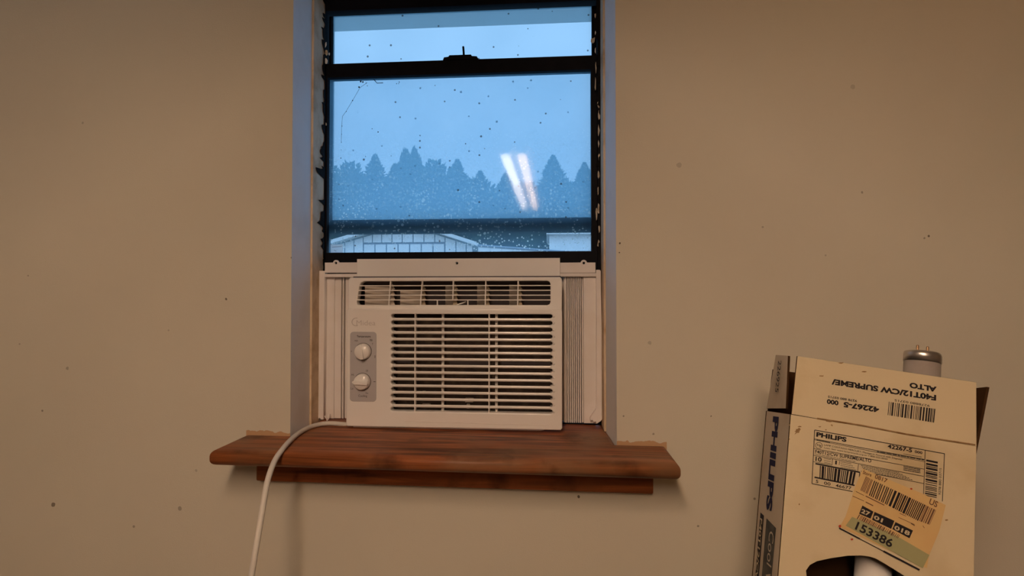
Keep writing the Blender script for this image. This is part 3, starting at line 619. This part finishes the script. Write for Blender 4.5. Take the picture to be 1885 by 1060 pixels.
def ctext(s, a, b_, hpx, mt, parent, mapf=bl, bold=.02, flip=False, off=.0006, kpx=None):
    """lettering on the carton from pixel a (start of baseline) to b (end of baseline), hpx high"""
    p, q = mapf(*a), mapf(*b_); u = (q-p); wd = u.length; u.normalize()
    nrm = Vector((0, -1, 0)) if mapf is bl else Vector((-1, 0, 0))
    vv = nrm.cross(u)
    dep = (BM @ p - CAMLOC).dot(FW); h = hpx*dep/FPX if mapf is bl else abs(mapf(a[0]+hpx, a[1]).y - p.y)
    me = fit_text(s, wd, h, bold); me.transform(frame(p + nrm*off, u, vv)); toL(me); return add('lettering', me, mt, parent)
def bars(name, q, n, seed, mt, parent, mapf=bl, fill=.5, off=-.0005):
    """barcode in the quad q = (top left, top right, bottom right, bottom left)"""
    r2 = random.Random(seed); t, quads = 0.0, []
    L2 = lambda a, b_, k: (a[0]+(b_[0]-a[0])*k, a[1]+(b_[1]-a[1])*k)
    while t < 1:
        wd = r2.choice((.4, .4, .7, 1.0))/n*1.2*fill*2; e = min(1, t+wd)
        quads.append([L2(q[3], q[2], t), L2(q[3], q[2], e), L2(q[0], q[1], e), L2(q[0], q[1], t)])
        t = e + r2.choice((.4, .5, .8))/n*1.2*(1-fill)*2
    return flat(name, quads, mt, parent, mapf, off)
def line(a, b_, t=1.0):
    dx, dy = b_[0]-a[0], b_[1]-a[1]; l = math.hypot(dx, dy); nx, ny = -dy/l*t/2, dx/l*t/2
    return [(a[0]+nx, a[1]+ny), (b_[0]+nx, b_[1]+ny), (b_[0]-nx, b_[1]-ny), (a[0]-nx, a[1]-ny)]
# upside-down printing on the raised front flap
F2 = lambda zx, zy: (1380+zx/5.3, 600+zy/5.3)
F3 = lambda zx, zy: (1620+zx/5.3, 600+zy/5.3)
ctext('ALTO', F3(550, 592), F3(286, 548), 10.2, 'ink_black', flap, bold=.048)
ctext('F40T12/CW SUPREME/', F3(545, 672), F2(800, 514), 10.8, 'ink_black', flap, bold=.048)
ctext('42267-5', F2(1262, 790), F2(915, 736), 10.5, 'ink_black', flap, bold=.048)
ctext('000', F2(866, 728), F2(752, 710), 9, 'ink_black', flap, bold=.048)
ctext('9278 880 03715', F2(1045, 720), F2(762, 677), 4.2, 'ink_black', flap, bold=.02)
ctext('9278880 03715', F3(482, 768), F3(140, 712), 4.0, 'ink_black', flap, bold=.01)
bars('barcode', (F3(84, 738), F3(537, 808), F3(524, 942), F3(72, 868)), 34, 3, 'ink_black', flap)
# shipping label frame printed on the front panel
zm_ = lambda zx, zy: (1480+zx/6.732, 780+zy/6.732)
Qs = []
def zl(a, b_, t=1.0): Qs.append(line(zm_(*a), zm_(*b_), t))
zl((130, 76), (1742, 370), 1.3); zl((130, 76), (97, 740), 1.3); zl((97, 740), (600, 838), 1.3); zl((1738, 368), (1712, 960), 1.3)
zl((1500, 322), (1478, 885), 1.1); zl((124, 185), (1490, 440), 1.0); zl((124, 198), (1490, 468), .7); zl((118, 305), (1485, 560), .9)
zl((112, 388), (690, 496), .9); zl((690, 496), (1480, 650), .9); zl((108, 466), (345, 512), .8); zl((352, 430), (345, 512), .9); zl((440, 460), (434, 510), .8); zl((672, 500), (664, 585), .9)
zl((700, 585), (1480, 738), .9); zl((140, 492), (690, 600), 2.6); zl((128, 660), (625, 762), 2.6); zl((690, 600), (684, 660), 1.6)
flat('label_lines', Qs, 'ink_black', front, bl)
ring = [(zm_(182+42*math.cos(R_(a)), 267+38*math.sin(R_(a))), zm_(182+42*math.cos(R_(a+20)), 267+38*math.sin(R_(a+20)))) for a in range(0, 360, 20)]
flat('label_emblem', [line(a, b_, .8) for a, b_ in ring], 'ink_black', front, bl)
ctext('PHILIPS', zm_(148, 158), zm_(522, 226), 8.6, 'ink_black', front, bold=.045)
ctext('42267-5', zm_(1032, 300), zm_(1334, 356), 7.6, 'ink_black', front, bold=.03)
ctext('000', zm_(1368, 358), zm_(1462, 376), 4.8, 'ink_black', front, bold=.02)
ctext('Hg', zm_(158, 280), zm_(208, 289), 5, 'ink_black', front, bold=.01)
ctext('LAMP CONTAINS MERCURY, Manage in Accord with Disposal', zm_(245, 275), zm_(1210, 457), 3.9, 'ink_black', front, bold=.0)
ctext('Laws. See: www.lamprecycle.org or 1-800-555-0050', zm_(245, 308), zm_(1030, 452), 3.5, 'ink_black', front, bold=.0)
ctext('F40T12/CW SUPREME/ALTO', zm_(135, 362), zm_(830, 480), 6.0, 'ink_black', front, bold=.015)
ctext('10', zm_(138, 458), zm_(214, 472), 8, 'ink_black', front, bold=.025)
ctext('1', zm_(382, 500), zm_(402, 504), 7, 'ink_black', front, bold=.025)
ctext('5', zm_(142, 728), zm_(172, 734), 5.6, 'ink_black', front, bold=.01); ctext('00', zm_(244, 750), zm_(325, 766), 5.6, 'ink_black', front, bold=.01); ctext('46677', zm_(388, 780), zm_(584, 816), 5.6, 'ink_black', front, bold=.01)
bars('barcode', (zm_(195, 515), zm_(640, 600), zm_(610, 750), zm_(190, 668)), 20, 8, 'ink_black', front, fill=.58)
bars('barcode', (zm_(1655, 468), zm_(1640, 930), zm_(1495, 900), zm_(1512, 440)), 24, 11, 'ink_black', front, fill=.5)
# rows of fine print
r3 = random.Random(4); Qs = []
def fine(a, b_, t=.9, wmin=.02, wmax=.06):
    k = 0
    while k < 1:
        e = min(1, k+r3.uniform(wmin, wmax)); p0 = (a[0]+(b_[0]-a[0])*k, a[1]+(b_[1]-a[1])*k); p1 = (a[0]+(b_[0]-a[0])*e, a[1]+(b_[1]-a[1])*e)
        Qs.append(line(zm_(*p0), zm_(*p1), t)); k = e+.012
for i in range(3): fine((246, 428+24*i), (330, 444+24*i), .8, .1, .2)
for i in range(4): fine((450, 470+22*i), (585+20*i, 495+22*i+4*i), .9, .1, .2)
for i in range(5): fine((705+12*i, 515+20*i), (1180+40*i, 605+22*i), 1.1)
for i in range(3): fine((1230, 528+20*i), (1440, 566+20*i), 1.5, .1, .3)
fine((900, 342), (1490, 450), 1.6, .05, .12); fine((155, 200), (320, 232), 1.3, .1, .3); fine((1230, 372), (1460, 412), 1.0, .05, .1); fine((130, 372), (640, 470), .8, .04, .1)
flat('fine_print', Qs, 'ink_grey', front, bl)
ctext('9278 880 03715', zm_(1692, 880), zm_(1702, 550), 4.2, 'ink_grey', front, bold=.0)
# torn orange carrier sticker over it
s8 = lambda zx, zy: (1530+zx/5.048, 850+zy/5.048)
stk = flat('carrier_sticker', [[s8(*q) for q in ((75, 600), (885, 985), (905, 865), (1000, 640), (1060, 400), (860, 300), (560, 175), (290, 62), (215, 240), (165, 400), (130, 505))]], 'sticker_tan', front, bl, -.0009)
flat('sticker_band', [[s8(*q) for q in ((130, 590), (845, 985), (907, 862), (560, 660), (190, 508))]], 'sticker_green', front, bl, -.0011)
flat('sticker_edge', [line(s8(70, 612), s8(262, 712), 2.4), line(s8(262, 712), s8(480, 826), 1.2), line(s8(480, 826), s8(815, 1000), 3.2)], 'ink_black', front, bl, -.0013)
for q_ in (blob(*s8(76, 598), 3.2, 3.4, 21), blob(*s8(188, 714), 2.4, 2, 22), blob(*s8(735, 248), 2.6, 2.2, 23)): flat('sticker_mark', [q_], 'ink_red', front, bl, -.0014)
bars('barcode', (s8(395, 172), s8(870, 398), s8(800, 545), s8(345, 310)), 30, 31, 'ink_black', front, fill=.55, off=-.0013)
bars('barcode', (s8(318, 132), s8(382, 166), s8(330, 296), s8(266, 262)), 6, 32, 'ink_brown', front, fill=.6, off=-.0013)
bars('barcode', (s8(860, 395), s8(968, 445), s8(908, 582), s8(795, 540)), 10, 33, 'ink_brown', front, fill=.6, off=-.0013)
bars('barcode', (s8(255, 485), s8(632, 676), s8(612, 708), s8(232, 525)), 34, 34, 'ink_brown', front, fill=.5, off=-.0013)
flat('sticker_block', [[s8(*q) for q in qq] for qq in (((255, 480), (360, 525), (388, 460), (285, 403)), ((375, 535), (552, 620), (582, 545), (398, 462)), ((563, 622), (722, 707), (754, 635), (592, 556)))], 'ink_black', front, bl, -.0012)
for s, a, b_, h in (('27', (268, 470), (346, 504), 8), ('01', (385, 525), (466, 562), 7.5), ('018', (575, 622), (716, 684), 8)):
    ctext(s, s8(*a), s8(*b_), h, 'ink_pale', front, bold=.035, off=.0016)
ctext('153386', s8(212, 622), s8(548, 796), 15.5, 'ink_black', front, bold=.025, off=.0015)
ctext('Store', s8(286, 108), s8(365, 138), 6.5, 'ink_brown', front, bold=.02, off=.0014); ctext('0817', s8(396, 150), s8(508, 196), 8, 'ink_brown', front, bold=.02, off=.0014)
ctext('US', s8(898, 388), s8(972, 422), 11, 'ink_brown', front, bold=.02, off=.0014)
Qs = [line(s8(225, 272), s8(300, 310), .9), line(s8(315, 315), s8(488, 400), 1.6), line(s8(195, 315), s8(300, 362), .9), line(s8(315, 370), s8(385, 405), 1.6), line(s8(630, 475), s8(690, 502), 1), line(s8(620, 512), s8(770, 580), .8), line(s8(735, 568), s8(770, 590), 1.6), line(s8(845, 590), s8(860, 612), 1)]
flat('fine_print', Qs, 'ink_brown', front, bl, -.0013)
# side panel: vertical name in navy, reversed-out blocks, dot-printed number on the flap
nm = lambda zx, zy: (1390+zx/3.31, 740+zy/3.31)
ctext('PHILIPS', nm(112, 86), nm(68, 652), 11.0, 'ink_navy', side, bs, bold=.05)
def sflat(name, polys, mt, off): 
    v, f = [], []
    for q in polys:
        k = len(v)
        for a, b_ in q: c = bs(a, b_); v.append((c.x-off, c.y, c.z))
        f.append(tuple(range(k, k+len(q))))
    return add(name, toL(pyd(v, f)), mt, side)
sflat('print_block', [[nm(35, 672), nm(56, 692), nm(22, 1100), nm(0, 1100)]], 'ink_black', .0005)
sflat('print_block', [[nm(72, 708), nm(130, 768), nm(100, 1100), nm(40, 1100)]], 'ink_grey', .0005)
ctext('F40T12/CW', nm(36, 705), nm(2, 1110), 4.2, 'ink_pale', side, bs, bold=.02, off=.001)
ctext('Cool White', nm(92, 780), nm(50, 1300), 9, 'card_side', side, bs, bold=.0, off=.001)
ctext('226925', (1437, 664), (1431, 722), 6.0, 'ink_black', sflap, bs, bold=-.0, off=.003)

# ------------------------------------------------------------------ fluorescent tubes in the carton
def fl_tube(lx, ly, ztop, label, length=1.0, glass='tube_glass'):
    M = BM @ Matrix.Translation((lx, ly, ztop)); root = empty('fluorescent_tube', None, M @ Matrix.Translation((0, 0, -length)))
    tag(root, label, 'fluorescent tube', 'fluorescent tubes in the carton')
    up = lambda me: (me.transform(M), me)[1]
    add('glass', up(lathe_mesh([(.018, -length), (.0190, -length+.002), (.0190, -.0125)], 32)), glass, root, smooth=True)
    add('end_cap', up(lathe_mesh([(.0197, -.0135), (.0197, -.0045), (.0188, -.0016), (.0165, -.0002), (.0003, 0)], 32)), 'cap_metal', root, smooth=True)
    for s in (-1, 1): add('pin', up((lambda me: (me.transform(Matrix.Translation((s*.0058, 0, 0))), me)[1])(lathe_mesh([(.0015, -.001), (.0015, .0065), (.0009, .0075)], 10))), 'pin_brass', root)
    return root
tp = bl(1699, 641.5, .034)
fl_tube(tp.x-.0005, .034, tp.z-.004, 'fluorescent tube sticking up out of the carton with its metal cap and pins')
tq = bl(1607, 1045, .040)
fl_tube(tq.x, .040, -.03, 'pale fluorescent tube seen through the cut-out at the bottom of the carton', 1.1, 'tube_phosphor')

# ------------------------------------------------------------------ lights of the room
fxo = empty('shop_light', (-.145, -1.6, 1.95)); tag(fxo, 'hanging twin-tube shop light reflected as pale streaks in the window pane', 'ceiling light')
A, B_ = Vector((-.150, -.96, 1.95)), Vector((-.128, -2.20, 1.95))
dv = (B_-A).normalized(); sd = Vector((-dv.y, dv.x, 0))
for s, mt in ((1, 'tube_lit_warm'), (-1, 'tube_lit')):
    add('lamp_tube', tube_mesh([A+sd*s*.035, B_+sd*s*.035], .019, 4), mt, fxo)
bm = bmesh.new(); bm_box(bm, -.07, .07, -.02, 1.27, .03, .07); bmesh.ops.recalc_face_normals(bm, faces=bm.faces[:]); me = bm_mesh(bm); me.transform(frame(A, -sd if sd.x < 0 else sd, dv) if False else Matrix.Translation(A) @ Matrix.Rotation(math.atan2(-dv.x, dv.y), 4, 'Z')); add('housing', me, 'ceiling_paint', fxo)
for k in (.15, .85):
    q = A.lerp(B_, k); add('chain', tube_mesh([q+Vector((0, 0, .06)), Vector((q.x, q.y, RZ1))], .003, 1), 'steel_dark', fxo)
    for s in (-1, 1): add('socket', box_mesh(*(lambda c: (c.x-.02, c.x+.02, c.y-.012, c.y+.012, 1.955, 1.985))((A if k < .5 else B_)+sd*s*.035)), 'steel_dark', fxo)

# ------------------------------------------------------------------ outside
tag(box('ground', -40, 40, .25, 90, -.5, -.3, 'gravel'), 'grey gravel yard outside the window', kind='structure')
tag(box('roof_eave', -3, 3, .21, .75, 2.235, 2.40, 'soffit_paint'), 'grey underside of the roof overhang outside the window', kind='structure')
# white metal shed: gable wall of separate sheets, door sheets, roof and barge boards
SY = 12.0
shed = empty('shed', (P(747, 547, SY).x, SY, -.3)); tag(shed, 'white sheet metal shed with a low gable roof and wide door', 'shed')
gnd = -.3; apx = P(747, 411, SY); eaL = P(588, 458, SY); eaR = P(878, 453, SY)
def roofz(x): return apx.z + (eaL.z-apx.z)*(apx.x-x)/(apx.x-eaL.x) if x < apx.x else apx.z + (eaR.z-apx.z)*(x-apx.x)/(eaR.x-apx.x)
edges = [P(p, 547, SY).x for p in (600, 616, 634, 651, 668, 685, 702, 721, 740, 760, 780, 800, 819, 839, 858, 870)]
dx0, dx1, dz = P(668, 547, SY).x, P(818, 547, SY).x, P(745, 448, SY).z
for a, b_ in zip(edges[:-1], edges[1:]):
    lo = dz+.03 if (a > dx0-.05 and b_ < dx1+.05) else gnd
    g = .012
    plate('wall_sheet', [[(a+g, lo), (b_-g, lo), (b_-g, roofz(b_-g)-.04), (a+g, roofz(a+g)-.04)]], SY, .03, 'shed_white', shed)
plate('backing_wall', [[(edges[0], gnd), (edges[-1], gnd), (edges[-1], roofz(edges[-1])-.05), (apx.x, apx.z-.05), (edges[0], roofz(edges[0])-.05)]], SY+.035, .05, 'shed_seam', shed)
dd = (dx1-dx0)/7
for i in range(7): plate('door_sheet', [[(dx0+i*dd+.02, gnd), (dx0+(i+1)*dd-.012, gnd), (dx0+(i+1)*dd-.012, dz-.02), (dx0+i*dd+.02, dz-.02)]], SY+.005, .03, 'shed_white', shed)
for s, e in ((eaL, -1), (eaR, 1)):
    th = .09; v = []
    for y in (SY-.25, SY+5):
        v += [(apx.x, y, apx.z), (s.x, y, s.z), (s.x, y, s.z+th), (apx.x, y, apx.z+th)]
    me = pyd(v, [(0, 1, 2, 3), (7, 6, 5, 4), (0, 4, 5, 1), (1, 5, 6, 2), (2, 6, 7, 3), (3, 7, 4, 0)])
    bm = bmesh.new(); bm.from_mesh(me); bmesh.ops.recalc_face_normals(bm, faces=bm.faces[:]); bm.to_mesh(me); bm.free()
    add('roof', me, 'soffit_paint', shed)
# white panel fence running away to the right
f0 = P(880.5, 453.5, SY); fz = f0.z; fdir = (Pz(1030, 464, fz) - f0); flen = 5.2; fdir.z = 0; fdir.normalize()
fence = empty('panel_fence', (f0.x, f0.y, -.3)); tag(fence, 'white panel fence running from the shed to the right', 'fence')
fn = Vector((fdir.y, -fdir.x, 0))
for i in range(14):
    a = f0+fdir*(i*.36+.012); b_ = f0+fdir*((i+1)*.36-.012); a.z = b_.z = 0
    v = [a+Vector((0, 0, gnd)), b_+Vector((0, 0, gnd)), b_+Vector((0, 0, fz)), a+Vector((0, 0, fz))]; v += [q+fn*-.04 for q in v]
    add('fence_panel', pyd(v, [(0, 1, 2, 3), (7, 6, 5, 4), (0, 4, 5, 1), (1, 5, 6, 2), (2, 6, 7, 3), (3, 7, 4, 0)]), 'shed_white', fence)
a = f0.copy(); b_ = f0+fdir*14*.36; a.z = b_.z = fz+.02
add('cap_rail', tube_mesh([a, b_], .035, 1), 'shed_seam', fence)
# pale low building on the right
pb = empty('low_building', (P(1040, 547, 17).x, 17, -.3)); tag(pb, 'pale low building behind the fence at the right of the window', 'building')
q0, q1 = P(990, 425, 17), P(1130, 425, 17)
box('wall', q0.x+.4, q1.x, 17, 20, -.3, q0.z-.15, 'shed_white', pb); box('roof', q0.x+.3, q1.x+.2, 16.8, 20.2, q0.z-.15, q0.z, 'shed_white', pb, .02)

def tree(px, top, hw, style, Y, label, seed):
    r = random.Random(seed); t = P(px, top, Y); gz = -.3; H = t.z-gz; dist = (Vector((t.x, Y, 0))-Vector((0, -.91, 0))).length; Rw = hw*dist/FPX
    root = empty('conifer' if style != 'round' else 'leafy_tree', (t.x, Y, gz))
    tag(root, label, 'tree', 'trees beyond the shed')
    me = lathe_mesh([(.16, 0), (.10, H*.5), (.02, H*.95)], 8); me.transform(Matrix.Translation((t.x, Y, gz))); add('trunk', me, 'bark', root)
    v, f = [], []
    def tuft(p, d, ln, wd):
        d = d.normalized(); s = d.cross(Vector((r.uniform(-1, 1), r.uniform(-1, 1), r.uniform(-1, 1)))).normalized()
        k = len(v); v.extend((p-s*wd*.5, p+d*ln*.45-s*wd*.55, p+d*ln, p+d*ln*.45+s*wd*.55, p+s*wd*.5)); f.append((k, k+1, k+2, k+3, k+4))
    z0 = gz+.5
    for i in range(4200):
        a = r.uniform(0, 6.283)
        if style == 'round':
            u = r.uniform(-1, 1) if r.random() < .3 else r.uniform(0, 1); rho = (r.random()**.35); cz = z0+(H-.5)*.5; hz = (H-.6)*.5
            bump = .84+.16*math.sin(3*a+seed)*math.cos(5*u+seed)
            p = Vector((math.cos(a)*Rw*rho*math.sqrt(1-u*u)*bump, math.sin(a)*Rw*rho*math.sqrt(1-u*u)*bump, 0)) + Vector((t.x, Y, cz+u*hz*rho*(.95+.05*bump)))
            tuft(p, Vector((math.cos(a), math.sin(a), u+r.uniform(-.2, .9))), r.uniform(.15, .36), .16)
        elif style == 'columnar':
            lobe = int(a/6.283*7); top_k = (0, .35, .1, .55, .2, .45, .3)[lobe]
            dep = (H-.6)*r.random()**1.3; rr_ = min(Rw, .16+dep*.55)*r.random()**.4
            ca = (lobe+.5)/7*6.283
            p = Vector((t.x+math.cos(ca)*Rw*.55*min(1, .4+dep)+math.cos(a)*rr_*.5, Y+math.sin(ca)*Rw*.55*min(1, .4+dep)+math.sin(a)*rr_*.5, t.z-.35-top_k-dep)); tuft(p, Vector((math.cos(a)*.2, math.sin(a)*.2, 1)), r.uniform(.2, .45), .12)
        else:
            dep = (H-.6)*r.random()**1.45                       # metres below the tip
            tier = .60+.40*abs(math.sin(dep*4.2+1.5*math.sin(a*2+seed)+seed)); env = Rw*(1-math.exp(-dep*.55/Rw))
            rr_ = env*.86*tier*(r.random()**.38)
            p = Vector((t.x+math.cos(a)*rr_, Y+math.sin(a)*rr_, t.z-.22-dep)); tuft(p, Vector((math.cos(a), math.sin(a), r.uniform(-.1, .6)+1.6*math.exp(-dep*3))), r.uniform(.16, .42)*min(1, .45+dep*.5), .10)
    if style == 'conifer':                                  # whorls of upswept branches that give the saw-toothed outline
        dep = .06
        while dep < H-1:
            env = Rw*(1-math.exp(-dep*.55/Rw)); nb = 9 if dep < 3 else 7
            for b in range(nb):
                a = (b+r.random())/nb*6.283; q2 = env*.45; ln = env*r.uniform(.45, .95)+.12
                tuft(Vector((t.x+math.cos(a)*q2, Y+math.sin(a)*q2, t.z-.22-dep-.1*q2)), Vector((math.cos(a), math.sin(a), r.uniform(.25, .75))), ln, min(.2, .05+ln*.22))
            dep += r.uniform(.14, .26)
        tuft(Vector((t.x, Y, t.z-.5)), Vector((.02, 0, 1)), .55, .07)
    add('foliage', pyd(v, f), 'needles' if style != 'round' else 'leaves', root)
TREES = ((604, 302, 50, 'round', 29, 'round leafy tree at the far left edge of the window view'),
         (645, 299, 46, 'round', 26.5, 'round leafy tree left of the pointed conifer by the left edge'),
         (691, 281, 55, 'conifer', 24, 'pointed conifer between the round tree and the tall narrow tree'),
         (727, 298, 40, 'conifer', 27, 'short conifer pressed against the left of the tall narrow tree'),
         (753, 266, 20, 'columnar', 22.5, 'tall narrow tree with a ragged spiky top, highest of the treeline'),
         (801, 294, 52, 'round', 25.5, 'bushy round tree right of the tall narrow tree'),
         (842, 290, 55, 'conifer', 22.8, 'pointed conifer above the right slope of the shed roof'),
         (884, 311, 50, 'conifer', 24.5, 'low conifer second to the left of the lamp reflection'),
         (931, 315, 50, 'conifer', 23, 'low conifer just left of the lamp reflection'),
         (968, 336, 56, 'round', 27.5, 'lowest leafy tree behind the lamp reflection'),
         (1018, 282, 70, 'conifer', 22, 'broad conifer right of the lamp reflection'),
         (1076, 296, 60, 'conifer', 24.5, 'conifer at the right edge of the window view'),
         (1130, 290, 60, 'conifer', 26.5, 'outermost conifer at the right, mostly hidden by the window frame'),
         (556, 296, 60, 'conifer', 26.5, 'outermost conifer at the left, mostly hidden by the window frame'),
         (760, 312, 70, 'round', 31, 'dark leafy tree behind the tall narrow tree'),
         (880, 330, 75, 'round', 31, 'dark leafy tree behind the two low conifers'),
         (1045, 330, 75, 'round', 31, 'dark leafy tree behind the broad conifer on the right'))
for i, a in enumerate(TREES): tree(*a, 100+i)
